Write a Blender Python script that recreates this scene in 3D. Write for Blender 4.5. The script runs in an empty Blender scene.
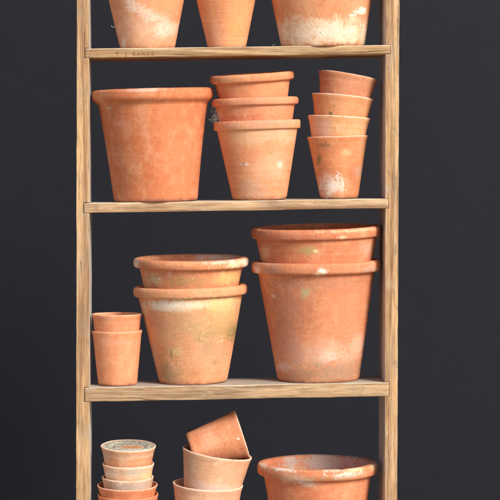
import bpy, bmesh, math, random
from mathutils import Vector, Matrix, Euler, noise

R = math.radians
S = 0.0025                 # metres per photo pixel on the front plane of the shelf unit
Z0 = 5.75                  # camera distance from that plane
PX, PY = 173.0, 145.0      # level line and upright of the view
ZB = 615.0                 # ground level, in the same unit below the top
col = bpy.context.scene.collection

def pt(px, py, Y=0.0):
    k = S * (1 + Y / Z0)
    return Vector(((px - PX) * k, Y, (ZB - PY) * S + (PY - py) * k))

def lin(c):
    out = []
    for v in c:
        v /= 255.0
        out.append(v / 12.92 if v <= 0.04045 else ((v + 0.055) / 1.055) ** 2.4)
    return (out[0], out[1], out[2], 1.0)

# ------------------------------------------------------------------ node helper
class NT:
    def __init__(self, name):
        self.m = bpy.data.materials.new(name); self.m.use_nodes = True
        self.t = self.m.node_tree; self.n = self.t.nodes; self.l = self.t.links
        self.b = self.n['Principled BSDF']
    def new(self, kind, **kw):
        nd = self.n.new(kind)
        for k, v in kw.items(): setattr(nd, k, v)
        return nd
    def put(self, sock, v):
        if hasattr(v, 'is_output') or isinstance(v, bpy.types.NodeSocket): self.l.new(v, sock)
        else: sock.default_value = v
    def math(self, op, a, b=None, c=None, clamp=False):
        nd = self.new('ShaderNodeMath', operation=op, use_clamp=clamp)
        self.put(nd.inputs[0], a)
        if b is not None: self.put(nd.inputs[1], b)
        if c is not None: self.put(nd.inputs[2], c)
        return nd.outputs[0]
    def mix(self, f, a, b, blend='MIX'):
        nd = self.new('ShaderNodeMix', data_type='RGBA', blend_type=blend)
        self.put(nd.inputs[0], f); self.put(nd.inputs[6], a); self.put(nd.inputs[7], b)
        return nd.outputs[2]
    def rng(self, v, a, b, lo=0.0, hi=1.0, smooth=True):
        nd = self.new('ShaderNodeMapRange', interpolation_type='SMOOTHSTEP' if smooth else 'LINEAR')
        self.put(nd.inputs[0], v)
        for i, x in enumerate((a, b, lo, hi)): nd.inputs[i + 1].default_value = x
        return nd.outputs[0]
    def coords(self, scale=(1, 1, 1), off=(0, 0, 0)):
        if not hasattr(self, 'tc'): self.tc = self.new('ShaderNodeTexCoord')
        mp = self.new('ShaderNodeMapping')
        self.l.new(self.tc.outputs['Object'], mp.inputs[0])
        mp.inputs['Scale'].default_value = scale; mp.inputs['Location'].default_value = off
        return mp.outputs[0]
    def noise(self, vec, scale, detail=4, rough=0.5, dist=0.0):
        nd = self.new('ShaderNodeTexNoise')
        self.l.new(vec, nd.inputs['Vector'])
        nd.inputs['Scale'].default_value = scale; nd.inputs['Detail'].default_value = detail
        nd.inputs['Roughness'].default_value = rough; nd.inputs['Distortion'].default_value = dist
        return nd.outputs[0]
    def bump(self, h, strength, dist, prev=None):
        nd = self.new('ShaderNodeBump')
        nd.inputs['Strength'].default_value = strength; nd.inputs['Distance'].default_value = dist
        self.l.new(h, nd.inputs['Height'])
        if prev is not None: self.l.new(prev, nd.inputs['Normal'])
        return nd.outputs[0]

# ------------------------------------------------------------------ terracotta
SAT = 0.915
WHITE = (238, 226, 214); CREAM = (240, 216, 170); GREY = (178, 168, 158)
OCHRE = (176, 136, 72); MOSS = (112, 112, 62); DARK = (92, 70, 56); ORANGE = (232, 138, 72); UMBER = (150, 92, 66)

def terracotta(name, a, b, seed, H, lime=0.0, lime_low=0.0, bottom=None, streak=0.12, specks=0.5, spots=(), pale_edge=0.0, grime=0.3, blotch=0.6):
    n = NT(name); off = (seed * 1.37, seed * 0.71, seed * 2.3)
    co = n.coords(off=off); raw = n.coords()
    n1 = n.noise(co, 9, 5, 0.6, 0.4)
    a = (a[0], a[1] + 3, max(0, a[2] - 12)); b = (b[0], b[1] + 3, max(0, b[2] - 12))
    c = n.mix(n.rng(n1, 0.5 - 0.18 / max(blotch, .1), 0.5 + 0.18 / max(blotch, .1)), lin(a), lin(b))
    # soft bloom and wash of pale salts
    n2 = n.noise(co, 22, 8, 0.68, 0.6)
    fine = n.noise(co, 190, 5, 0.65)
    mid = n.noise(co, 55, 6, 0.7)
    grit = n.noise(co, 120, 8, 0.78)
    c = n.mix(n.rng(mid, 0.42, 0.78, 0, 0.24), c, lin((238, 188, 146)))
    c = n.mix(n.rng(mid, 0.50, 0.26, 0, 0.20), c, lin((172, 92, 56)))
    wash = n.noise(n.coords(scale=(1, 1, .6), off=(off[2], off[1], off[0])), 13, 7, 0.66, 1.2)
    c = n.mix(n.rng(wash, 0.44, 0.72, 0, 0.36), c, lin((234, 178, 134)))
    c = n.mix(n.rng(wash, 0.50, 0.30, 0, 0.35), c, lin((204, 112, 66)))
    rings = n.noise(n.coords(scale=(2.5, 2.5, 150), off=off), 1.0, 5, 0.62)
    c = n.mix(n.math('MULTIPLY', n.rng(rings, 0.40, 0.75), n.rng(n2, 0.35, 0.65, 0, streak * 1.5)), c, lin((238, 190, 156)))
    c = n.mix(n.math('MULTIPLY', n.rng(rings, 0.50, 0.28), n.rng(n2, 0.65, 0.35, 0, streak * 0.9)), c, lin((150, 80, 54)))
    if grime > 0:
        g = n.noise(n.coords(off=(off[2], off[0], off[1])), 14, 8, 0.72, 0.8)
        c = n.mix(n.rng(g, 0.52, 0.78, 0, grime), c, lin((128, 104, 82)))
    sep = n.new('ShaderNodeSeparateXYZ'); n.l.new(raw, sep.inputs[0])
    x, y, z = sep.outputs
    if bottom:                                   # dirty foot
        f = n.math('MULTIPLY', n.rng(z, bottom[0] * S, 0.0), n.rng(n.math('ADD', n.math('MULTIPLY', mid, .5), n.math('MULTIPLY', n2, .5)), 0.36, 0.62))
        c = n.mix(n.math('MULTIPLY', f, bottom[2]), c, lin(bottom[1]))
    if lime > 0:
        f = n.rng(n.math('ADD', n.math('MULTIPLY', n2, 0.65), n.math('MULTIPLY', fine, 0.35)), 0.62 - lime * 0.16, 0.74 - lime * 0.10)
        c = n.mix(n.math('MULTIPLY', f, 0.75), c, lin(WHITE))
    if lime_low > 0:
        zz = n.math('ADD', z, n.math('MULTIPLY', n.math('SUBTRACT', n2, 0.5), 0.10))
        band = n.math('MULTIPLY', n.rng(zz, 0.078, 0.045), n.rng(zz, -0.005, 0.02))
        f = n.math('MULTIPLY', band, n.rng(n.math('ADD', n.math('MULTIPLY', mid, .5), n.math('MULTIPLY', fine, .5)), 0.40, 0.62))
        c = n.mix(n.math('MULTIPLY', band, lime_low * 0.55), c, lin((228, 196, 160)))
        c = n.mix(n.math('MULTIPLY', f, lime_low * .8), c, lin((240, 224, 198)))
    hs = None
    for (dx, h, rx, rz, colr, st) in spots:
        u = n.math('DIVIDE', n.math('SUBTRACT', x, dx * S), rx * S)
        v = n.math('DIVIDE', n.math('SUBTRACT', z, h * S), rz * S)
        d = n.math('SQRT', n.math('ADD', n.math('MULTIPLY', u, u), n.math('MULTIPLY', v, v)))
        nz = n2 if max(rx, rz) > 6 else mid
        w = n.math('ADD', n.math('MULTIPLY', n.math('SUBTRACT', nz, 0.5), 3.3), n.math('MULTIPLY', n.math('SUBTRACT', fine, 0.5), 2.4))
        soft = n.rng(n.math('ADD', d, w), 1.45, 0.10)
        crisp = n.rng(n.math('ADD', n.math('ADD', d, w), n.math('MULTIPLY', n.math('SUBTRACT', grit, 0.5), 5.0)), 1.15, 0.70)
        f = n.math('ADD', n.math('MULTIPLY', soft, 0.45), n.math('MULTIPLY', crisp, 0.55))
        front = n.rng(y, 0.004, -0.004) if st > 0 else n.rng(y, -0.004, 0.004)
        f = n.math('MULTIPLY', n.math('MULTIPLY', f, front), abs(st))
        c = n.mix(f, c, lin(colr))
        if colr in (WHITE, CREAM):
            hs = f if hs is None else n.math('MAXIMUM', hs, f)
    sm = n.noise(n.coords(scale=(16, 16, 330), off=(off[1], 0, off[0])), 1.0, 3, 0.6, 0.4)
    sgate = n.rng(n.noise(n.coords(off=(7 + seed, 1, 2)), 12, 3, 0.5), 0.46, 0.60)
    c = n.mix(n.math('MULTIPLY', n.math('MULTIPLY', n.rng(sm, 0.63, 0.70), sgate), 0.22), c, lin((240, 208, 180)))
    c = n.mix(n.math('MULTIPLY', n.math('MULTIPLY', n.rng(sm, 0.37, 0.30), sgate), 0.22), c, lin((128, 72, 50)))
    dr = n.noise(n.coords(scale=(90, 90, 7), off=(off[2], 3, off[1])), 1.0, 5, 0.65, 0.5)
    c = n.mix(n.rng(dr, 0.60, 0.78, 0, 0.30), c, lin((236, 200, 172)))
    c = n.mix(n.rng(dr, 0.40, 0.24, 0, 0.22), c, lin((140, 84, 60)))
    c = n.mix(n.rng(grit, 0.60, 0.72, 0, 0.34), c, lin((240, 204, 176)))
    c = n.mix(n.rng(grit, 0.40, 0.28, 0, 0.36), c, lin((136, 74, 50)))
    # contact shadow painted as a dark ragged ring round the foot
    foot_shade = n.rng(n.math('ADD', z, n.math('MULTIPLY', n.math('SUBTRACT', mid, 0.5), 0.02)), 0.0085, 0.0005)
    c = n.mix(n.math('MULTIPLY', foot_shade, 0.60), c, lin((120, 74, 56)))
    # specks: dark pits, pale grains
    vo = n.new('ShaderNodeTexVoronoi'); n.l.new(co, vo.inputs['Vector']); vo.inputs['Scale'].default_value = 75
    keep = n.noise(co, 30, 2, 0.5)
    pit = n.math('MULTIPLY', n.rng(vo.outputs['Distance'], 0.16, 0.07), n.rng(keep, 0.60, 0.66))
    c = n.mix(n.math('MULTIPLY', pit, min(1, specks)), c, lin((84, 54, 42)))
    vo2 = n.new('ShaderNodeTexVoronoi'); n.l.new(n.coords(off=(off[1] + 3, off[2], off[0])), vo2.inputs['Vector']); vo2.inputs['Scale'].default_value = 110
    grain = n.math('MULTIPLY', n.rng(vo2.outputs['Distance'], 0.17, 0.08), n.rng(keep, 0.44, 0.36))
    c = n.mix(n.math('MULTIPLY', grain, min(1, specks) * 0.8), c, lin((246, 226, 204)))
    if pale_edge > 0:                            # rubbed lip
        f = n.rng(n.math('ADD', z, n.math('MULTIPLY', n.math('SUBTRACT', mid, 0.5), 0.006)), (H - 1.6) * S, (H - 0.4) * S, 0, pale_edge)
        c = n.mix(f, c, lin((240, 204, 182)))
    hv = n.new('ShaderNodeHueSaturation'); n.l.new(c, hv.inputs['Color'])
    n.l.new(n.rng(fine, 0.2, 0.8, 0.90, 1.16, False), hv.inputs['Value'])
    hv.inputs['Saturation'].default_value = SAT
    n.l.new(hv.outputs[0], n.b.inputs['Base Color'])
    n.b.inputs['Roughness'].default_value = 0.82
    n.b.inputs['Specular IOR Level'].default_value = 0.28
    nb = n.bump(rings, 0.16, 0.0014)
    nb = n.bump(mid, 0.35, 0.0016, nb)
    nb = n.bump(grit, 0.6, 0.0013, nb)
    nb = n.bump(fine, 0.45, 0.0007, nb)
    nb = n.bump(n.math('SUBTRACT', 1.0, pit), 0.6, 0.0010, nb)
    if hs is not None: nb = n.bump(hs, 0.5, 0.0009, nb)
    n.l.new(nb, n.b.inputs['Normal'])
    return n.m

# ------------------------------------------------------------------ pots
def lathe(name, prof, mat, parent, seed, wob, seg=144, chips=0.0, ztop=None):
    """prof: list of (r, z) in pixels; r==0 closes on the axis"""
    bm = bmesh.new(); rings = []
    for (r, z) in prof:
        if r <= 0.001:
            rings.append([bm.verts.new((0, 0, z * S))]); continue
        ring = []
        for i in range(seg):
            a = 2 * math.pi * i / seg; ca, sa = math.cos(a), math.sin(a)
            w = noise.noise(Vector((ca * 1.1 + seed * 3.1, sa * 1.1, z * 0.012))) * wob * 1.5
            w += noise.noise(Vector((ca * 4 + seed, sa * 4, z * 0.11 + seed))) * wob * 0.35
            zz = z + noise.noise(Vector((ca * 1.3, sa * 1.3 + seed * 7.7, 0.3))) * wob * 0.9 * min(1, z / 30.0)
            if chips and ztop and z > ztop - 2.0:
                q = noise.noise(Vector((ca * 6 + seed * 1.9, sa * 6, 5.0)))
                if q > 0.5: zz -= (q - 0.5) * chips * 5
                zz += noise.noise(Vector((ca * 14 + seed, sa * 14, 2.0))) * 0.18
            rr = r + w
            ring.append(bm.verts.new((rr * ca * S, rr * sa * S, zz * S)))
        rings.append(ring)
    for A, B in zip(rings, rings[1:]):
        la, lb = len(A), len(B)
        for i in range(seg):
            j = (i + 1) % seg
            if la == 1 and lb > 1: bm.faces.new((A[0], B[j], B[i]))
            elif lb == 1 and la > 1: bm.faces.new((A[i], A[j], B[0]))
            elif la > 1: bm.faces.new((A[i], A[j], B[j], B[i]))
    for f in bm.faces: f.smooth = True
    me = bpy.data.meshes.new(name); bm.to_mesh(me); bm.free()
    me.materials.append(mat)
    o = bpy.data.objects.new(name, me); col.objects.link(o); o.parent = parent
    return o

def dense(pts, step=3.0):
    out = [pts[0]]
    for (r0, z0), (r1, z1) in zip(pts, pts[1:]):
        k = max(1, int(math.hypot(r1 - r0, z1 - z0) / step))
        for i in range(1, k + 1): out.append((r0 + (r1 - r0) * i / k, z0 + (z1 - z0) * i / k))
    return out

def outer(p):
    """outer body radius function of height, slightly hollow flank"""
    rb, rt, hb = p['rb'], p['rt'], p['hb']
    def f(h):
        t = h / hb
        return rb + (rt - rb) * t + p.get('bow', 0) * math.sin(math.pi * t)
    return f

POTS = []
def pot(label, H, rb, rt, rim, mat, group=None, base=None, top=None, lean=0.0, fwd=0.0, Y=0.095, shelf=None, wall=None, style='roll', rh=11.0, bow=0.0, wob=0.35, seed=1, category='plant pot', chips=0.35, yaw=0.0, twist=None):
    """H total height, rim = widest rim radius, rh = rim band height. lean>0 tips the top to the left, fwd>0 tips it to the camera"""
    if wall is None: wall = 3.2 if style != 'plain' else 1.9
    hb = H - rh
    f = outer(dict(rb=rb, rt=rt, hb=hb, bow=bow))
    o_body = [(0, 0.7), (rb * 0.5, 0.5), (rb - 3.5, 0.1), (rb - 2.0, 0.0), (rb - 0.9, 0.35), (rb - 0.25, 1.1), (rb, 2.1)]
    h = 3.0
    while h < hb - 2: o_body.append((f(h), h)); h += 2.6
    o_body.append((rt, hb))
    if style == 'cove':
        m = rim - rt
        r_out = [(rt, hb), (rt + m * .10, hb + 1.2), (rt + m * .30, hb + 2.6), (rt + m * .62, hb + 4.0), (rt + m * .88, hb + 5.6), (rim - .05, hb + 7.6), (rim, hb + 9.5), (rim - .35, H - 2.4), (rim - 1.2, H - .9), (rim - 2.8, H - .15),
                 (rt + .6, H), (rt - wall * .4, H - .5), (rt - wall * .8, H - 1.8), (rt - wall, H - 4)]
        hw = hb + 9.5
    elif style == 'roll':
        m = rim - rt; tr = wall + m
        r_out = [(rt, hb), (rt + m * .15, hb + .4), (rt + m * .60, hb + .7), (rt + m * .86, hb + 1.6), (rim - .35, hb + rh * .30), (rim, hb + rh * .55),
                 (rim - .15, hb + rh * .78), (rim - .9, H - .9), (rim - 2.2, H - .15), (rim - m * .75 - 1.2, H), (rt - wall * .4, H - .5), (rt - wall * .8, H - 1.8), (rt - wall, H - 4)]
        hw = hb + rh * .6
    elif style == 'band':
        r_out = [(rt, hb), (rt + .3, hb + .15), (rim - .9, hb + .3), (rim - .25, hb + .9), (rim - .1, hb + rh * .5), (rim, H - 1.6), (rim - .4, H - .5), (rim - 1.3, H),
                 (rt - wall * .4, H - .1), (rt - wall * .85, H - .9), (rt - wall, H - 3)]
        hw = H - 1.5
    else:
        r_out = [(rt, hb), (rt + (rim - rt) * .5, hb + rh * .5), (rim - .05, H - .9), (rim - .25, H - .3), (rim - .8, H), (rim - wall + .5, H - .1), (rim - wall + .1, H - .6), (rim - wall - .1, H - 2)]
        hw = H
    ri, zi = r_out[-1]
    fl = 4.0
    inner = [(ri, zi)]
    h = zi - 3
    while h > fl + 3: inner.append((max(2, min(ri, f(min(h, hb)) - wall)), h)); h -= 4
    inner += [(rb - wall - 1, fl + .5), (rb - wall - 3, fl), (0, fl)]
    e = bpy.data.objects.new('terracotta_pot', None); col.objects.link(e)
    e['label'] = label; e['category'] = category
    e['group'] = 'terracotta pots on the shelves'
    mid = [(r, z) for r, z in inner]
    # body = foot + flank, and the inside wall; rim = the lip between them
    bo = lathe('body', o_body, mat, e, seed, wob)
    lathe('inner_wall', mid, mat, e, seed, wob * .9)
    lathe('rim', dense(r_out, 2.0), mat, e, seed, wob, chips=chips, ztop=H)
    rot = Euler((R(fwd), 0, 0)).to_matrix() @ Euler((0, R(-lean), 0)).to_matrix()
    if base is not None:
        X = pt(base, 300, Y).x
        loc = Vector((X, Y, shelf_top(shelf, X, Y)))
        k = 1.0
    else:
        c = pt(top[0], top[1], Y)
        loc = c - rot @ Vector((0, 0, hw * S))
    if yaw: rot = rot
    e.matrix_world = Matrix.Translation(loc) @ rot.to_4x4()
    kk = 1 + Y / Z0; e.scale = (kk, kk, kk)
    if twist is not None: pass
    POTS.append((label, e, f, hb, H, rb, wall, ri))
    return e

# ------------------------------------------------------------------ wood
def wood(name, axis, tint=(206, 164, 112), dark=(150, 104, 62), grey=(176, 168, 158), seed=0.0, greyness=0.55):
    n = NT(name)
    long_, cross = 5.0, 150.0
    sc = [cross, cross, cross]; sc[axis] = long_
    co = n.coords(scale=tuple(sc), off=(seed, seed * 2, seed * 3))
    g1 = n.noise(co, 1.0, 9, 0.68, 0.5)
    sc2 = [30.0, 30.0, 30.0]; sc2[axis] = 1.6
    g2 = n.noise(n.coords(scale=tuple(sc2), off=(seed * 5, seed, 1)), 1.0, 4, 0.55, 1.2)
    sc3 = [520.0] * 3; sc3[axis] = 18.0
    g3 = n.noise(n.coords(scale=tuple(sc3), off=(seed, 2, 1)), 1.0, 4, 0.6)
    iso = n.noise(n.coords(off=(seed * 3, 0, 1)), 9, 7, 0.7, 0.5)
    c = n.mix(n.rng(g2, 0.34, 0.66), lin(dark), lin(tint))
    c = n.mix(n.rng(g1, 0.42, 0.70, 0, 0.55), c, lin((226, 194, 152)))
    c = n.mix(n.rng(g1, 0.46, 0.30, 0, 0.55), c, lin((118, 78, 44)))
    c = n.mix(n.rng(g3, 0.54, 0.36, 0, 0.50), c, lin((104, 72, 48)))
    c = n.mix(n.rng(iso, 0.48, 0.74, 0, greyness), c, lin((168, 152, 136)))
    stn = n.noise(n.coords(off=(seed * 2, 5, seed)), 16, 8, 0.72, 0.6)
    c = n.mix(n.rng(stn, 0.56, 0.68, 0, 0.45), c, lin((122, 104, 88)))
    fine = n.noise(n.coords(off=(seed, 0, 0)), 210, 4, 0.6)
    c = n.mix(n.rng(fine, 0.62, 0.74, 0, 0.28), c, lin((96, 74, 58)))
    sc4 = [26.0] * 3; sc4[axis] = 5.0
    st = n.noise(n.coords(scale=tuple(sc4), off=(seed + 8, seed, 4)), 1.0, 6, 0.7, 0.8)
    c = n.mix(n.rng(st, 0.52, 0.68, 0, 0.50), c, lin((142, 116, 92)))
    c = n.mix(n.rng(st, 0.44, 0.28, 0, 0.45), c, lin((232, 206, 170)))
    sc5 = [160.0] * 3; sc5[axis] = 5.0
    ck = n.noise(n.coords(scale=tuple(sc5), off=(seed + 2, seed * 4, 9)), 1.0, 3, 0.6, 1.0)
    crack = n.rng(ck, 0.655, 0.675)
    c = n.mix(n.math('MULTIPLY', crack, 0.75), c, lin((84, 58, 40)))
    # boards are silvered on the faces the weather lies on, cleaner on the planed front edge
    geo = n.new('ShaderNodeTexCoord')
    s = n.new('ShaderNodeSeparateXYZ'); n.l.new(geo.outputs['Normal'], s.inputs[0])
    side = n.rng(n.math('ABSOLUTE', s.outputs[1]), 0.75, 0.35)
    up = n.rng(s.outputs[2], -0.6, 0.2)
    f = n.math('MULTIPLY', n.math('MULTIPLY', side, up), n.rng(n.math('ADD', n.math('MULTIPLY', g1, .5), n.math('MULTIPLY', iso, .5)), 0.30, 0.62, 0.80, 1.0))
    c = n.mix(f, c, lin(grey))
    edge_highlight = n.math('MULTIPLY', n.rng(s.outputs[2], 0.15, 0.45), n.rng(s.outputs[1], -0.25, -0.5))  # highlight painted as paler colour along the upper front edge
    c = n.mix(n.math('MULTIPLY', edge_highlight, n.rng(iso, 0.38, 0.58, 0.15, 0.8)), c, lin((238, 216, 182)))
    hv = n.new('ShaderNodeHueSaturation'); n.l.new(c, hv.inputs['Color']); hv.inputs['Saturation'].default_value = 0.90
    n.l.new(hv.outputs[0], n.b.inputs['Base Color'])
    n.b.inputs['Roughness'].default_value = 0.72
    n.b.inputs['Specular IOR Level'].default_value = 0.3
    nb = n.bump(n.math('SUBTRACT', 1.0, crack), 0.6, 0.0015)
    nb = n.bump(g1, 0.5, 0.0016, nb)
    nb = n.bump(g3, 0.5, 0.0007, nb)
    nb = n.bump(fine, 0.3, 0.0005, nb)
    n.l.new(nb, n.b.inputs['Normal'])
    return n.m

DEPTH = 0.165
# shelf k: left end px, right end px, front top edge at the left and right end, thickness, pitch
SH = [dict(xl=84.9, xr=390.2, yl=48.7, yr=45.0, t=9.2, pitch=1.1),
      dict(xl=83.6, xr=388.2, yl=203.3, yr=198.6, t=9.8, pitch=0.0),
      dict(xl=84.4, xr=388.8, yl=387.9, yr=382.3, t=13.9, pitch=0.0),
      dict(xl=84.4, xr=388.8, yl=570.0, yr=565.0, t=12.0, pitch=0.0)]
def shelf_top(k, X, Y):
    s = SH[k]; a = pt(s['xl'], s['yl']); b = pt(s['xr'], s['yr'])
    t = (X - a.x) / (b.x - a.x)
    return a.z + (b.z - a.z) * t - math.tan(R(s['pitch'])) * Y

unit = bpy.data.objects.new('wooden_shelf_unit', None); col.objects.link(unit)
unit['label'] = 'narrow open shelf unit of weathered pale wood holding all the pots'
unit['category'] = 'shelf unit'

def link_mesh(name, bm, mat, parent, smooth=True):
    me = bpy.data.meshes.new(name); bmesh.ops.recalc_face_normals(bm, faces=bm.faces[:]); bm.to_mesh(me); bm.free()
    me.materials.append(mat)
    if smooth:
        for p in me.polygons: p.use_smooth = True
    o = bpy.data.objects.new(name, me); col.objects.link(o); o.parent = parent
    return o

def make_shelf(k):
    s = SH[k]; a = pt(s['xl'], s['yl'], 0); b = pt(s['xr'], s['yr'], 0)
    rnd = random.Random(k + 3)
    L = b.x - a.x; th = s['t'] * S; seg = 150; y0 = -0.0018; y1 = DEPTH
    bm = bmesh.new(); rings = []
    for i in range(seg + 1):
        t = i / seg; x = a.x + L * t; zt = a.z + (b.z - a.z) * t
        def nz(q, sc=9.0): return noise.noise(Vector((x * sc, q * 3.7 + k * 11.3, 0)))
        rt = 0.0016 + 0.0009 * nz(1, 14) ; rbm = 0.0016 + 0.0022 * max(0, nz(2, 9)) + (0.004 * max(0, t - .3) if k == 0 else 0)
        db = 0.0010 * nz(3) + 0.0004 * nz(8, 40); dt = 0.0006 * nz(4); df = 0.0007 * nz(5)
        prof = [(y0 + df + rt, dt), (y0 + df + rt * .3, dt - rt * .3), (y0 + df, dt - rt), (y0 + df, -th * .5), (y0 + df, -th + rbm + db), (y0 + df + rbm * .3, -th + rbm * .3 + db), (y0 + df + rbm, -th + db),
                (DEPTH * .4, -th + .0005 * nz(6)), (y1 - .001, -th), (y1, -th + .001), (y1, -.001), (y1 - .001, 0), (DEPTH * .6, .0003 * nz(7)), (DEPTH * .2, dt * .5)]
        tp = math.tan(R(s['pitch']))
        ring = [bm.verts.new((x, y, zt + z - tp * y)) for y, z in prof]
        rings.append(ring)
    m = len(rings[0])
    for A, B in zip(rings, rings[1:]):
        for i in range(m):
            j = (i + 1) % m; bm.faces.new((A[i], A[j], B[j], B[i]))
    bm.faces.new(rings[0]); bm.faces.new(rings[-1])
    tints = [((212, 172, 116), (142, 98, 56)), ((212, 172, 128), (146, 104, 68)), ((194, 156, 112), (132, 96, 64)), ((194, 156, 112), (132, 96, 64))][k]
    o = link_mesh('shelf', bm, wood('shelf_wood_%d' % k, 0, tints[0], tints[1], seed=k * 4.3 + 1, greyness=[.35, .5, .55, .5][k]), unit)
    return o
shelves = [make_shelf(k) for k in range(4)]

def make_post(side, xi_t, xo_t, xi_b, xo_b, seed):
    """side -1 left, +1 right; notched on the inner side for each shelf; outline drawn in XZ and given depth"""
    ytop, ybot = -120.0, ZB
    def xi(py): return xi_t + (xi_b - xi_t) * (py / 500.0)
    def xo(py): return xo_t + (xo_b - xo_t) * (py / 500.0)
    inner = []
    py = ytop
    cuts = []
    for s in SH:
        ye = s['yl'] if side < 0 else s['yr']; xe = s['xl'] if side < 0 else s['xr']
        cuts.append((ye - (0.7 if side < 0 else 0.25), ye + s['t'] + 0.1, xe - 0.3 if side < 0 else xe + 0.5))
    step = 6.0; ys = []
    y = ytop
    while y < ybot: ys.append(y); y += step
    ys.append(ybot)
    for y in ys:
        if any(c0 - 1.5 < y < c1 + 1.5 for c0, c1, _ in cuts): continue
        inner.append((y, xi(y) + 0.22 * noise.noise(Vector((y * .045, seed, 0)))))
    for c0, c1, xe in cuts:
        inner += [(c0 - .01, xi(c0)), (c0, xe), (c1, xe), (c1 + .01, xi(c1))]
    def key(p): return p[0]
    inner.sort(key=key)
    outer_ = [(y, xo(y) + 0.25 * noise.noise(Vector((y * .035, seed + 5, 0))) + 0.22 * noise.noise(Vector((y * .25, seed + 9, 0)))) for y in ys]
    poly = [pt(x, y) for y, x in inner] + [pt(x, y) for y, x in reversed(outer_)]
    bm = bmesh.new()
    fv = [bm.verts.new((p.x, 0.0, p.z)) for p in poly]
    bv = [bm.verts.new((p.x, DEPTH + 0.004, p.z)) for p in poly]
    n = len(poly)
    fc = bm.faces.new(fv); bk = bm.faces.new(list(reversed(bv)))
    for i in range(n):
        j = (i + 1) % n
        bm.faces.new((fv[j], fv[i], bv[i], bv[j]))
    bmesh.ops.recalc_face_normals(bm, faces=bm.faces[:])
    edges = [e for e in bm.edges if (abs(e.verts[0].co.y) < 1e-6 and abs(e.verts[1].co.y) < 1e-6)]
    bmesh.ops.bevel(bm, geom=edges, offset=0.0011, segments=2, affect='EDGES', profile=0.6)
    o = link_mesh('post', bm, wood('post_wood_%d' % (side + 1), 2, (210, 164, 108), (146, 102, 60), grey=(190, 190, 190), seed=seed, greyness=.6), unit, smooth=False)
    return o
make_post(-1, 89.0, 76.7, 89.6, 76.1, 2.2)
make_post(1, 385.6, 399.4, 384.8, 397.2, 7.9)

def to_mesh(o):
    bpy.context.view_layer.update()
    me = bpy.data.meshes.new_from_object(o.evaluated_get(bpy.context.evaluated_depsgraph_get()))
    q = bpy.data.objects.new('x', me); col.objects.link(q); q.parent = o.parent; q.matrix_world = o.matrix_world.copy()
    nm = o.name; bpy.data.objects.remove(o); q.name = nm
    return q

# stamp pressed into the front edge of the top shelf
def stamp():
    n = NT('stamp_ink'); n.b.inputs['Roughness'].default_value = .9
    f = n.noise(n.coords(), 300, 4, .7)
    n.l.new(n.mix(n.rng(f, .35, .65), lin((178, 138, 92)), lin((118, 82, 50))), n.b.inputs['Base Color'])
    for ch, x in (('T', 117.6), ('J', 126.3), ('R', 134.2), ('A', 138.9), ('N', 143.6), ('C', 148.4), ('E', 153.2)):
        cu = bpy.data.curves.new('stamped_letter', 'FONT'); cu.body = ch; cu.size = 0.0135; cu.extrude = 0.0002; cu.align_x = 'CENTER'
        cu.materials.append(n.m)
        o = bpy.data.objects.new('stamped_letter', cu); col.objects.link(o); o.parent = shelves[0]
        p = pt(x, 55.7 - (x - 117) * 0.012); o.location = (p.x, -0.0028, p.z); o.rotation_euler = (R(90), R(-0.7), 0)
        to_mesh(o)
stamp()

# ------------------------------------------------------------------ the pots, row by row
g1, g2 = 'pots standing on the top shelf', 'pots on the second shelf'
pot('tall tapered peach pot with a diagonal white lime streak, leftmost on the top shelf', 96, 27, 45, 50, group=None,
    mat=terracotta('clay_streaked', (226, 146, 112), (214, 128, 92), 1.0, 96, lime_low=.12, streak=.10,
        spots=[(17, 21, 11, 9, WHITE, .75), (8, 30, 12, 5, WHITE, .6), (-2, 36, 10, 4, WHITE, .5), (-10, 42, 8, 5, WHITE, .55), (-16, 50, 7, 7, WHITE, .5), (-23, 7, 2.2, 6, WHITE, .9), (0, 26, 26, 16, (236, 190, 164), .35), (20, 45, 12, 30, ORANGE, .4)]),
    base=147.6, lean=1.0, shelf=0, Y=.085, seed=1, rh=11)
pot('slim orange pot, narrowest of the three pots on the top shelf', 84, 18.6, 35, 39,
    mat=terracotta('clay_slim', (226, 140, 98), (220, 126, 80), 2.0, 84, streak=.22, grime=.12,
        spots=[(9, 26, 13, 26, (238, 158, 80), .5), (-12, 14, 9, 14, (226, 158, 136), .4)]), base=226.9, lean=.9, shelf=0, Y=.085, seed=2, rh=10)
pot('wide peach pot with a crusty white band round its foot on the top shelf', 110, 41.3, 58, 64,
    mat=terracotta('clay_white_foot', (222, 142, 106), (206, 122, 86), 3.0, 110, lime_low=.95, streak=.10, lime=.2,
        spots=[(34, 33, 6, 2.2, WHITE, 1), (28, 30, 4, 1.6, WHITE, .9), (38, 35, 4, 3, WHITE, 1), (0, 14, 34, 6, WHITE, .5)]), base=323.2, lean=2.0, shelf=0, Y=.095, seed=3, bow=.5)

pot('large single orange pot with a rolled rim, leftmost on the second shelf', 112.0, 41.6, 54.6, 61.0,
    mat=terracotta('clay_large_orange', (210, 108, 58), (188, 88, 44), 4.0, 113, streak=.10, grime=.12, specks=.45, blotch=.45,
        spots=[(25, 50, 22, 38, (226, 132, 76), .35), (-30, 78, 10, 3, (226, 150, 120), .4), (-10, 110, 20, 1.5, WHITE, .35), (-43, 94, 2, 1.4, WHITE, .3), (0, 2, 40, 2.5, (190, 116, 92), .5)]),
    base=156, lean=1.6, shelf=1, Y=.095, seed=4, rh=16.0, bow=-0.8, style='cove')

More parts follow.
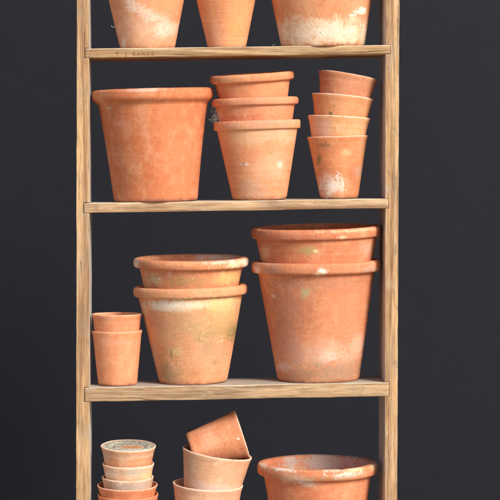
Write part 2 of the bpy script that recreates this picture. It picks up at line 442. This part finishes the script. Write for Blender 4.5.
m3 = dict(style='band', rh=9.0)
pot('peach pot with white chips, bottom of the stack of three on the second shelf', 79, 26.6, 40.2, 43.4,
    mat=terracotta('clay_pitted', (226, 152, 112), (212, 128, 92), 5.0, 81, specks=1, streak=.18, lime=.15,
        spots=[(-16, 36, 4, 1.2, WHITE, 1), (20, 34, 3, 3, WHITE, 1), (-16, 36, 1.5, 2, DARK, .6), (0, 64, 34, 9, (230, 186, 150), .5), (8, 30, 20, 14, (232, 182, 152), .4), (-6, 12, 16, 10, GREY, .3), (-14, 44, 10, 8, (222, 128, 84), .5), (0, 77, 43, 5, (206, 138, 112), .6)]),
    base=259.6, lean=2.1, shelf=1, Y=.085, seed=5, **m3)
pot('pinkish orange pot with cobweb on its left, middle of the stack of three', 80, 26, 39.6, 43.6,
    mat=terracotta('clay_middle', (222, 136, 98), (206, 116, 82), 6.0, 80, lime=.25,
        spots=[(-18, 60, 17, 3.5, (196, 96, 64), .6), (-37, 62, 3, 7, WHITE, .8), (0, 74, 43, 5, (216, 150, 124), .35)]),
    top=(255, 102.4), lean=2.0, Y=.085, seed=6, rh=8.5, style='roll')
pot('tilted pot with a thick rim and dark mouth, top of the stack of three', 80, 24, 37.6, 42.2,
    mat=terracotta('clay_tilted', (224, 138, 98), (212, 124, 86), 7.0, 80, grime=.1,
        spots=[(10, 60, 20, 9, (230, 150, 98), .5)]), top=(252, 78), lean=3.9, fwd=2.8, Y=.085, seed=7, rh=9.0, style='roll')

st = dict(style='plain', rh=7.0)
pot('small orange pot with white lime low down, bottom of the stack of four', 62.5, 18.8, 28.4, 30.3,
    mat=terracotta('clay_limed_foot', (222, 130, 82), (204, 108, 64), 8.0, 62.5, pale_edge=.6, streak=.15,
        spots=[(-8, 13, 12, 10, WHITE, .9), (-14, 22, 6, 6, (226, 180, 158), .6), (22, 26, 8, 5, GREY, .5), (6, 46, 6, 3, (236, 184, 130), .7), (-20, 40, 2.2, 6, MOSS, .7), (-14, 54, 6, 2, DARK, .5), (22, 48, 8, 10, (196, 150, 92), .45), (12, 22, 4, 8, (196, 92, 48), .5)]),
    base=339.2, lean=1.6, shelf=1, Y=.085, seed=8, **st)
pot('small yellowish pot, second from the bottom in the stack of four', 62, 18.4, 29.2, 31.2,
    mat=terracotta('clay_yellowish', (226, 158, 112), (216, 140, 92), 9.0, 62, pale_edge=.8, lime=.35, streak=.3,
        spots=[(-20, 48, 12, 9, (226, 174, 158), .6)]), top=(339, 117.8), lean=-3.2, fwd=-1.5, Y=.085, seed=9, **st)
pot('small peach pot with a green speck, third from the bottom in the stack of four', 62, 18.2, 28.8, 30.8,
    mat=terracotta('clay_peach', (224, 142, 98), (212, 128, 84), 10.0, 62, pale_edge=.8, grime=.1,
        spots=[(-12, 42, 1.6, 2, MOSS, .9), (-9, 50, 1, 1.4, MOSS, .7)]), top=(342.6, 97.2), lean=-5.8, fwd=-2.0, Y=.085, seed=10, **st)
pot('small dusky red pot tipped to the right, top of the stack of four', 61, 18, 28.0, 30.0,
    mat=terracotta('clay_dusky', (202, 116, 86), (188, 100, 72), 11.0, 61, pale_edge=.35, streak=.2, grime=.15), top=(348.0, 76.4), lean=-9.6, fwd=-3.0, Y=.085, seed=11, **st)

pot('small smooth orange pot beside the left post, lower of the pair', 54.5, 19.3, 24.2, 25.5,
    mat=terracotta('clay_smooth', (220, 136, 100), (214, 126, 90), 12.0, 54.5, pale_edge=.3, grime=.06, specks=.3, blotch=.4, streak=.08, spots=[(0, 44, 24, 3, (224, 152, 124), .4)]),
    base=117.6, lean=.7, shelf=2, Y=.066, seed=12, wob=.2, style='plain', rh=6.5)
pot('small smooth orange pot nested in its twin beside the left post', 54.5, 18.6, 23.8, 25.2,
    mat=terracotta('clay_smooth_upper', (218, 132, 98), (210, 122, 86), 13.0, 54.5, pale_edge=.3, grime=.06, specks=.3, blotch=.4, streak=.08), top=(116.8, 314.2), lean=.4, fwd=-.5, Y=.066, seed=13, wob=.2, style='plain', rh=6.5)

pot('big mottled pot with a cream band and green stain, lower of the middle pair', 96.6, 34, 52.0, 57.0,
    mat=terracotta('clay_mottled', (222, 150, 114), (210, 130, 92), 14.0, 99, lime=.30, grime=.5, specks=.8, streak=.1,
        spots=[(0, 80, 44, 6, CREAM, .85), (-6, 80, 28, 3.5, WHITE, .45), (-24, 80, 16, 5, WHITE, .7), (30, 78, 16, 9, (232, 204, 132), .8), (26, 54, 22, 11, OCHRE, .75), (42, 50, 9, 10, MOSS, .75), (0, 58, 14, 9, (180, 150, 96), .55),
               (-28, 62, 22, 9, (210, 122, 84), .7), (-16, 34, 6, 4, (206, 176, 112), .8), (-21, 31, 1.5, 4, MOSS, .6), (-30, 16, 8, 12, (168, 140, 96), .6), (22, 22, 3, 3, MOSS, .7), (-46, 60, 3, 22, CREAM, .6), (-38, 26, 3, 18, GREY, .6), (14, 30, 20, 14, (228, 156, 120), .5), (-10, 60, 40, 16, (196, 160, 116), .45), (30, 66, 20, 16, (206, 168, 104), .5), (16, 42, 10, 12, (160, 140, 100), .5), (-22, 12, 12, 14, (150, 132, 92), .5)]),
    base=193, lean=1.7, shelf=2, Y=.100, seed=14, rh=10.5)
pot('big pot with cream stains on its open rim, upper of the middle pair', 98, 32, 51.4, 57.6,
    mat=terracotta('clay_lichen', (216, 132, 94), (200, 112, 74), 15.0, 98, lime=.30, grime=.6, specks=.8,
        spots=[(-36, 79, 9, 6, (198, 190, 150), .85), (36, 80, 14, 7, (226, 194, 116), .75), (45, 93, 12, 4, CREAM, .85), (-12, 77, 14, 5, (150, 124, 76), .6), (-55, 92, 4, 5, WHITE, .7), (-20, 91, 30, 2.5, (190, 104, 66), .5), (54, 92, 3, 6, WHITE, .8), (30, 96, 20, 2, WHITE, .5), (26, 90, 24, 8, (214, 202, 190), -.85), (-20, 90, 26, 8, (176, 96, 66), -.5), (0, 78, 30, 6, (170, 140, 92), .45)]),
    top=(191, 263), lean=.6, fwd=1.2, Y=.100, seed=15, rh=10.0, chips=.9)

pot('largest pot, pinkish with grey grime near its foot, lower of the right pair', 119, 40.5, 58.2, 65.0,
    mat=terracotta('clay_largest', (212, 124, 90), (202, 110, 74), 16.0, 119, grime=.35, specks=.7, streak=.12,
        spots=[(8, 26, 9, 6, WHITE, .6), (39, 38, 8, 12, (226, 196, 174), .6), (-28, 78, 26, 20, (178, 112, 84), .45), (0, 9, 40, 9, (158, 124, 98), .65), (-14, 91, 5, 5, (176, 168, 128), .8), (2, 112, 4, 3.5, WHITE, 1), (-2, 108, 4, 2, CREAM, .7), (-30, 30, 14, 18, (206, 140, 122), .5),
               (28, 60, 18, 34, (222, 128, 80), .55), (-44, 112, 8, 5, (176, 128, 112), .6), (50, 112, 10, 4, GREY, .5), (-60, 112, 3, 4, WHITE, .7), (38, 100, 16, 3, (176, 112, 66), .6), (-44, 86, 2, 2, WHITE, .8), (-36, 16, 8, 6, WHITE, .4), (0, 30, 40, 14, (214, 160, 136), .5), (-34, 60, 14, 40, (184, 120, 98), .4), (0, 98, 54, 7, (178, 120, 94), .5), (20, 14, 30, 8, (166, 130, 106), .6), (16, 30, 22, 9, (228, 186, 160), .35)]),
    base=318.2, lean=1.1, shelf=2, Y=.104, seed=16, rh=12.0, wob=.5, wall=2.2)
pot('large pot with a dark mouth, upper of the right pair on the third shelf', 112, 42, 60.2, 64.8,
    mat=terracotta('clay_dark_mouth', (208, 114, 76), (194, 98, 62), 17.0, 112, grime=.3, specks=.7,
        spots=[(-12, 92, 9, 4, (178, 152, 100), .85), (-4, 91, 3, 2, CREAM, .8), (48, 90, 8, 7, (214, 176, 156), .5), (-30, 104, 26, 5, (196, 108, 76), .5), (22, 104, 4, 2, CREAM, .7), (30, 110, 30, 1.6, CREAM, .45), (-52, 90, 4, 6, CREAM, .35)]),
    top=(316.2, 232.8), lean=1.4, fwd=1.0, Y=.104, seed=17, rh=11.0, chips=.8)

# bottom row
p5 = dict(style='plain', rh=7.0)
pot('bright orange pot cut by the frame, lowest of the small bottom left stack', 70, 18.5, 29.0, 30.4,
    mat=terracotta('clay_red_lower', (212, 108, 66), (198, 92, 54), 18.0, 74, pale_edge=.5, spots=[(-6, 67, 20, 2, (226, 160, 130), .5)]), top=(127.8, 494.4), lean=.4, fwd=3.0, Y=.085, seed=18, wall=1.5, **p5)
pot('bright orange pot with faint scratches, directly under the three greyish small pots', 62, 17, 28.2, 30.4,
    mat=terracotta('clay_red_upper', (214, 112, 70), (200, 96, 58), 19.0, 62, pale_edge=.5,
        spots=[(-12, 50, 6, .8, WHITE, .8), (-4, 51, 3, .8, WHITE, .7), (-8, 47, 4, .7, CREAM, .6)]), top=(127.5, 485.2), lean=.4, fwd=3.2, Y=.085, seed=19, wall=1.5, **p5)
pot('greyish pink pot directly above the bright orange pots of the small stack', 56, 17, 24.6, 25.9,
    mat=terracotta('clay_greyish', (190, 152, 140), (180, 138, 124), 20.0, 56, pale_edge=.8, lime=.6, streak=.2, spots=[(0, 50, 26, 4, (186, 172, 164), .7)]), top=(127.8, 477.0), lean=.3, fwd=3.2, Y=.085, seed=20, wall=1.6, **p5)
pot('chalky peach pot with yellow patches, second from the top of the small stack', 56, 16.4, 24.4, 26.1,
    mat=terracotta('clay_chalky', (222, 172, 152), (212, 154, 130), 21.0, 56, pale_edge=.9, lime=.65, streak=.15,
        spots=[(8, 51, 14, 4, (192, 182, 162), .8), (20, 46, 6, 6, (228, 194, 130), .7), (-16, 48, 6, 5, WHITE, .5), (-10, 38, 12, 3, (226, 150, 116), .6)]), top=(128.2, 463.8), lean=.2, fwd=3.0, Y=.085, seed=21, wall=1.7, wob=.5, **p5)
A = pot('small pot filled to the brim with cracked grey soil, top of the small stack', 52, 17.2, 25.2, 27.4,
    mat=terracotta('clay_filled', (214, 146, 116), (206, 134, 102), 22.0, 52, pale_edge=1.0, lime=.35, streak=.3,
        spots=[(-22, 44, 5, 8, GREY, .5), (4, 46, 24, 3, (216, 184, 160), .5), (-4, 40, 5, 6, (228, 180, 150), .5)]), top=(128.3, 445.9), lean=-.4, fwd=5.2, Y=.085, seed=22, wall=1.8, wob=.55, chips=1.2, **p5)
def soil(parent, H, r):
    n = NT('dried_soil')
    co = n.coords(off=(4, 2, 1)); a = n.noise(co, 45, 8, .7, .8); b = n.noise(co, 160, 5, .7)
    c = n.mix(n.rng(a, .35, .62), lin((150, 148, 138)), lin((196, 190, 176)))
    c = n.mix(n.rng(b, .50, .70, 0, .6), c, lin((112, 104, 92)))
    sp = n.new('ShaderNodeSeparateXYZ'); n.l.new(n.coords(), sp.inputs[0])
    u = n.math('DIVIDE', n.math('ADD', sp.outputs[0], -4 * S), 15 * S); v = n.math('DIVIDE', n.math('ADD', sp.outputs[1], 4 * S), 8 * S)
    d = n.math('SQRT', n.math('ADD', n.math('MULTIPLY', u, u), n.math('MULTIPLY', v, v)))
    f = n.math('MULTIPLY', n.rng(n.math('ADD', d, n.math('MULTIPLY', n.math('SUBTRACT', b, .5), 2.5)), 1.1, .5), .85)
    c = n.mix(f, c, lin((206, 130, 84)))
    n.l.new(c, n.b.inputs['Base Color']); n.b.inputs['Roughness'].default_value = .95
    nb = n.bump(a, .8, .003); n.l.new(n.bump(b, .8, .0015, nb), n.b.inputs['Normal'])
    bm = bmesh.new(); rings = []; seg = 120; N = 26
    for k in range(N + 1):
        rr = r * (1 - k / N) if k < N else 0
        if rr == 0: rings.append([bm.verts.new((0, 0, (H - 1.4) * S))]); continue
        ring = []
        for i in range(seg):
            t = 2 * math.pi * i / seg; x, y = rr * math.cos(t), rr * math.sin(t)
            z = H - 1.0 + .45 * noise.noise(Vector((x * .35, y * .35, 1))) + .3 * noise.noise(Vector((x * 1.1, y * 1.1, 4)))
            q = noise.noise(Vector((math.cos(t) * 2, math.sin(t) * 2, 8)))
            z += -1.5 * math.exp(-((rr - r * .62) / 1.3) ** 2) + (.9 + q) * math.exp(-((rr - r * .80) / 2.0) ** 2) + .5 * noise.noise(Vector((x * .7, y * .7, 6)))
            ring.append(bm.verts.new((x * S, y * S, z * S)))
        rings.append(ring)
    for P, Q in zip(rings, rings[1:]):
        for i in range(seg):
            j = (i + 1) % seg
            bm.faces.new((P[i], P[j], Q[0]) if len(Q) == 1 else (P[i], P[j], Q[j], Q[i]))
    link_mesh('soil', bm, n.m, parent)
soil(A, 52, 25.75)

pot('pale pink pot at the bottom of the frame, lowest of the leaning stack', 82, 23, 33.6, 35.4,
    mat=terracotta('clay_pale_lower', (226, 172, 154), (214, 154, 136), 23.0, 82, pale_edge=.9, lime=.45, grime=.15, streak=.2), top=(207.8, 484.8), lean=-2.6, fwd=2.6, Y=.090, seed=23, **p5)
pot('pale chalky pot tipped right with another pot lying in its mouth', 80, 21, 33.4, 35.2,
    mat=terracotta('clay_pale_upper', (226, 168, 144), (216, 152, 126), 24.0, 80, pale_edge=1.0, lime=.45, grime=.12, streak=.25,
        spots=[(-26, 60, 8, 14, GREY, .4), (0, 48, 26, 6, (228, 206, 194), .6), (10, 64, 20, 6, (226, 164, 132), .5)]), top=(217.2, 453.0), lean=-8.7, fwd=2.2, Y=.090, seed=24, **p5)
T = pot('orange pot lying on its side across the mouth of the pale leaning pot', 54, 17.8, 23.6, 25.2,
    mat=terracotta('clay_lying', (212, 126, 88), (202, 112, 76), 25.0, 54, pale_edge=.8, lime=.2, specks=.8,
        spots=[(-6, 22, 12, 10, (226, 164, 130), .6), (0, 48, 1.4, 1.4, WHITE, 1)]), top=(241.4, 434.7), lean=-72.5, fwd=0, Y=.088, seed=25, **p5)
T.matrix_world = Matrix.Translation(T.matrix_world.translation) @ Euler((0, 0, R(3))).to_matrix().to_4x4() @ T.matrix_world.to_quaternion().to_matrix().to_4x4() @ Matrix.Scale(1.016, 4)
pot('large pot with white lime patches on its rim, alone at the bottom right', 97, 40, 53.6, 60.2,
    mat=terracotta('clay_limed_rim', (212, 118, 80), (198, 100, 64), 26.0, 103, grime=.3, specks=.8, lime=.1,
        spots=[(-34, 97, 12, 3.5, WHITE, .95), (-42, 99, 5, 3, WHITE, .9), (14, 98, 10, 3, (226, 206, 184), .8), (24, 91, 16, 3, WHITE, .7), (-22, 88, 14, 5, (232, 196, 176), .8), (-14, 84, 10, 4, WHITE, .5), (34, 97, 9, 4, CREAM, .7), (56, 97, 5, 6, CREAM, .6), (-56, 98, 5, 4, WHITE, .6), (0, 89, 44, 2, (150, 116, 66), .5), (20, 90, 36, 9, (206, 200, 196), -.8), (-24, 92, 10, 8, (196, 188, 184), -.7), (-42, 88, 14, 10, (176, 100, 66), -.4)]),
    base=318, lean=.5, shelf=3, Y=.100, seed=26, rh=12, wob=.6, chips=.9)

# ------------------------------------------------------------------ wisps: straw and cobweb caught on the pots
def tube(name, pts, rad, mat, parent=None):
    cu = bpy.data.curves.new(name, 'CURVE'); cu.dimensions = '3D'; cu.bevel_depth = rad; cu.bevel_resolution = 2
    for chain in pts:
        sp = cu.splines.new('POLY'); sp.points.add(len(chain) - 1)
        for q, p in zip(sp.points, chain): q.co = (p[0], p[1], p[2], 1)
    cu.materials.append(mat)
    o = bpy.data.objects.new(name, cu); col.objects.link(o); o.parent = parent
    return to_mesh(o)
def fibre(name, c):
    n = NT(name); f = n.noise(n.coords(), 400, 3, .6)
    n.l.new(n.mix(n.rng(f, .3, .7), lin(c), lin(tuple(v * .75 for v in c))), n.b.inputs['Base Color']); n.b.inputs['Roughness'].default_value = .8
    return n.m
mw = fibre('web_fibre', (226, 222, 210)); ms = fibre('straw_fibre', (214, 196, 150)); mwi = fibre('twine_fibre', (150, 140, 122))
rnd = random.Random(5)
ch = []
for i in range(70):
    p = pt(214.2 + rnd.gauss(1.4, 0.8), rnd.choice((rnd.uniform(107, 122), rnd.gauss(117, 2))), .05); c = [p]
    d = Vector((rnd.uniform(-1, 1), rnd.uniform(-.4, .4), rnd.uniform(-1, 1))).normalized() * .0015
    for k in range(5):
        d = (d + Vector((rnd.uniform(-1, 1), rnd.uniform(-.5, .5), rnd.uniform(-1, 1))) * .0011); c.append(c[-1] + d)
    ch.append(c)
o = tube('cobweb', ch, .00014, mw); o['label'] = 'white tuft of cobweb caught between the rims of the stack of three'; o['category'] = 'cobweb'
o = tube('straw', [[pt(111.2, 25.3, .03), pt(111.9, 26.9, .03), pt(113.4, 27.2, .04), pt(114.8, 26.4, .055), pt(115.6, 24.6, .07)]], .0005, ms)
o['label'] = 'tiny pale curl of straw stuck to the left flank of the white streaked pot'; o['category'] = 'straw'
o = tube('twine', [[pt(372.5, 234.8, .06), pt(374.5, 236.6, .05), pt(377, 237.4, .045), pt(379.6, 236.4, .05), pt(380.3, 238.2, .055), pt(378.6, 240.2, .055), pt(376.6, 239.0, .05), pt(377.6, 236.8, .045), pt(380.8, 235.2, .05)],
                   [pt(374.5, 236.6, .05), pt(373.5, 238.6, .052), pt(375.4, 240, .052)]], .0008, mwi)
o['label'] = 'frayed grey twine at the right rim of the pot with the dark mouth'; o['category'] = 'twine'
ch = []
for (x, y, dx, dy, Y) in ((233.0, 46.5, 5, -1.4, -.0), (234.5, 47.0, 4, .8, .0), (272.2, 45.8, 3, -1.3, 0), (290.3, 162, 1.2, 3, .05), (287.4, 184, .6, 3, .06)):
    a = pt(x, y, Y); b = pt(x + dx, y + dy, Y); m = (a + b) / 2 + Vector((0, 0, .0012)); ch.append([a, m, b])
for c_, lb in ((ch[0], 'longer loose wisp of straw on the top shelf edge beside the slim pot'), (ch[2], 'short wisp of straw on the top shelf beside the wide white footed pot')):
    o = tube('straw', [c_], .00035, ms); o['label'] = lb; o['category'] = 'straw'

def crumbs():
    n = NT('crumb'); q = n.noise(n.coords(), 60, 3, .5)
    n.l.new(n.mix(n.rng(q, .4, .6), lin((110, 72, 54)), lin((176, 124, 92))), n.b.inputs['Base Color']); n.b.inputs['Roughness'].default_value = .95
    rnd = random.Random(11)
    for k, (x0, x1, cnt) in enumerate(((96, 380, 26), (96, 380, 40), (92, 382, 60))):
        bm = bmesh.new()
        for i in range(cnt):
            X = pt(rnd.uniform(x0, x1), 0, .05).x; Y = rnd.uniform(.004, .15) ** 1.0; z = shelf_top(k, X, Y); rr = rnd.uniform(.0005, .0014)
            res = bmesh.ops.create_icosphere(bm, subdivisions=1, radius=rr, matrix=Matrix.Translation((X, Y, z + rr * .5)))
            for v in res['verts']: v.co += Vector((rnd.uniform(-1, 1), rnd.uniform(-1, 1), rnd.uniform(-1, 1))) * rr * .3
        o = link_mesh('crumbs', bm, n.m, None, smooth=False); o['kind'] = 'stuff'; o['category'] = 'crumbs'
        o['label'] = 'loose crumbs of clay and soil on the %s shelf' % ('top', 'second', 'third')[k]
crumbs()

# ------------------------------------------------------------------ setting
def sheet(name, verts, mat, kind='structure'):
    bm = bmesh.new(); bm.faces.new([bm.verts.new(v) for v in verts])
    o = link_mesh(name, bm, mat, None, smooth=False); o['kind'] = kind
    return o
n = NT('dark_painted_wall')
co = n.coords(); w1 = n.noise(co, 1.1, 4, .55); w2 = n.noise(co, 14, 6, .65); w3 = n.noise(co, 420, 4, .6)
weave = n.noise(n.coords(scale=(900, 900, 90)), 1, 2, .5)
c = n.mix(n.rng(w1, .3, .7), lin((17, 20, 31)), lin((19, 21, 31)))
c = n.mix(n.rng(w2, .40, .75, 0, .03), c, lin((56, 57, 62)))
c = n.mix(n.rng(w3, .60, .75, 0, .18), c, lin((80, 80, 84)))
n.l.new(c, n.b.inputs['Base Color']); n.b.inputs['Roughness'].default_value = .55; n.b.inputs['Specular IOR Level'].default_value = .22
nb = n.bump(w3, .35, .0008); n.l.new(n.bump(w2, .05, .002, nb), n.b.inputs['Normal'])
wall = sheet('wall', [(-6, 1.7, -.1), (6, 1.7, -.1), (6, 1.7, 5), (-6, 1.7, 5)], n.m)

n = NT('pale_paving')
co = n.coords(); a = n.noise(co, 6, 8, .65); b = n.noise(co, 180, 4, .7)
c = n.mix(n.rng(a, .3, .7), lin((150, 138, 120)), lin((182, 170, 150))); c = n.mix(n.rng(b, .5, .7, 0, .5), c, lin((110, 100, 88)))
n.l.new(c, n.b.inputs['Base Color']); n.b.inputs['Roughness'].default_value = .9
n.l.new(n.bump(b, .5, .003), n.b.inputs['Normal'])
sheet('ground', [(-300, -300, 0), (300, -300, 0), (300, 300, 0), (-300, 300, 0)], n.m)

# ------------------------------------------------------------------ light
ELEV, AZ = 33.0, 37.0            # degrees up; degrees to the right of straight behind the camera
sd = Vector((math.sin(R(AZ)) * math.cos(R(ELEV)), -math.cos(R(AZ)) * math.cos(R(ELEV)), math.sin(R(ELEV))))
w = bpy.data.worlds.new('World'); bpy.context.scene.world = w; w.use_nodes = True
sky = w.node_tree.nodes.new('ShaderNodeTexSky'); sky.sky_type = 'NISHITA'; sky.sun_disc = False
sky.sun_elevation = R(ELEV); sky.sun_rotation = math.atan2(sd.x, sd.y); sky.dust_density = 2.0
w.node_tree.links.new(sky.outputs[0], w.node_tree.nodes['Background'].inputs[0])
w.node_tree.nodes['Background'].inputs[1].default_value = 0.118
ld = bpy.data.lights.new('sun', 'SUN'); ld.energy = 4.25; ld.angle = R(22); ld.color = (1.0, .93, .81)
lo = bpy.data.objects.new('sun', ld); col.objects.link(lo); lo.rotation_euler = sd.to_track_quat('Z', 'Y').to_euler()
lo.location = (2, -4, 4)

# ------------------------------------------------------------------ camera
cd = bpy.data.cameras.new('camera'); cam = bpy.data.objects.new('camera', cd); col.objects.link(cam)
cam.location = (0, -Z0, (ZB - PY) * S); cam.rotation_euler = (R(90), 0, 0)
cd.sensor_width = 36; cd.lens = 36 * 2300 / 500.0
cd.shift_x = (250 - PX) / 500.0; cd.shift_y = -(250 - PY) / 500.0
cd.clip_start = .1; cd.clip_end = 1000
sc = bpy.context.scene; sc.camera = cam
sc.view_settings.view_transform = 'Standard'; sc.view_settings.look = 'None'; sc.view_settings.exposure = 0
sc.render.resolution_x = sc.render.resolution_y = 1024
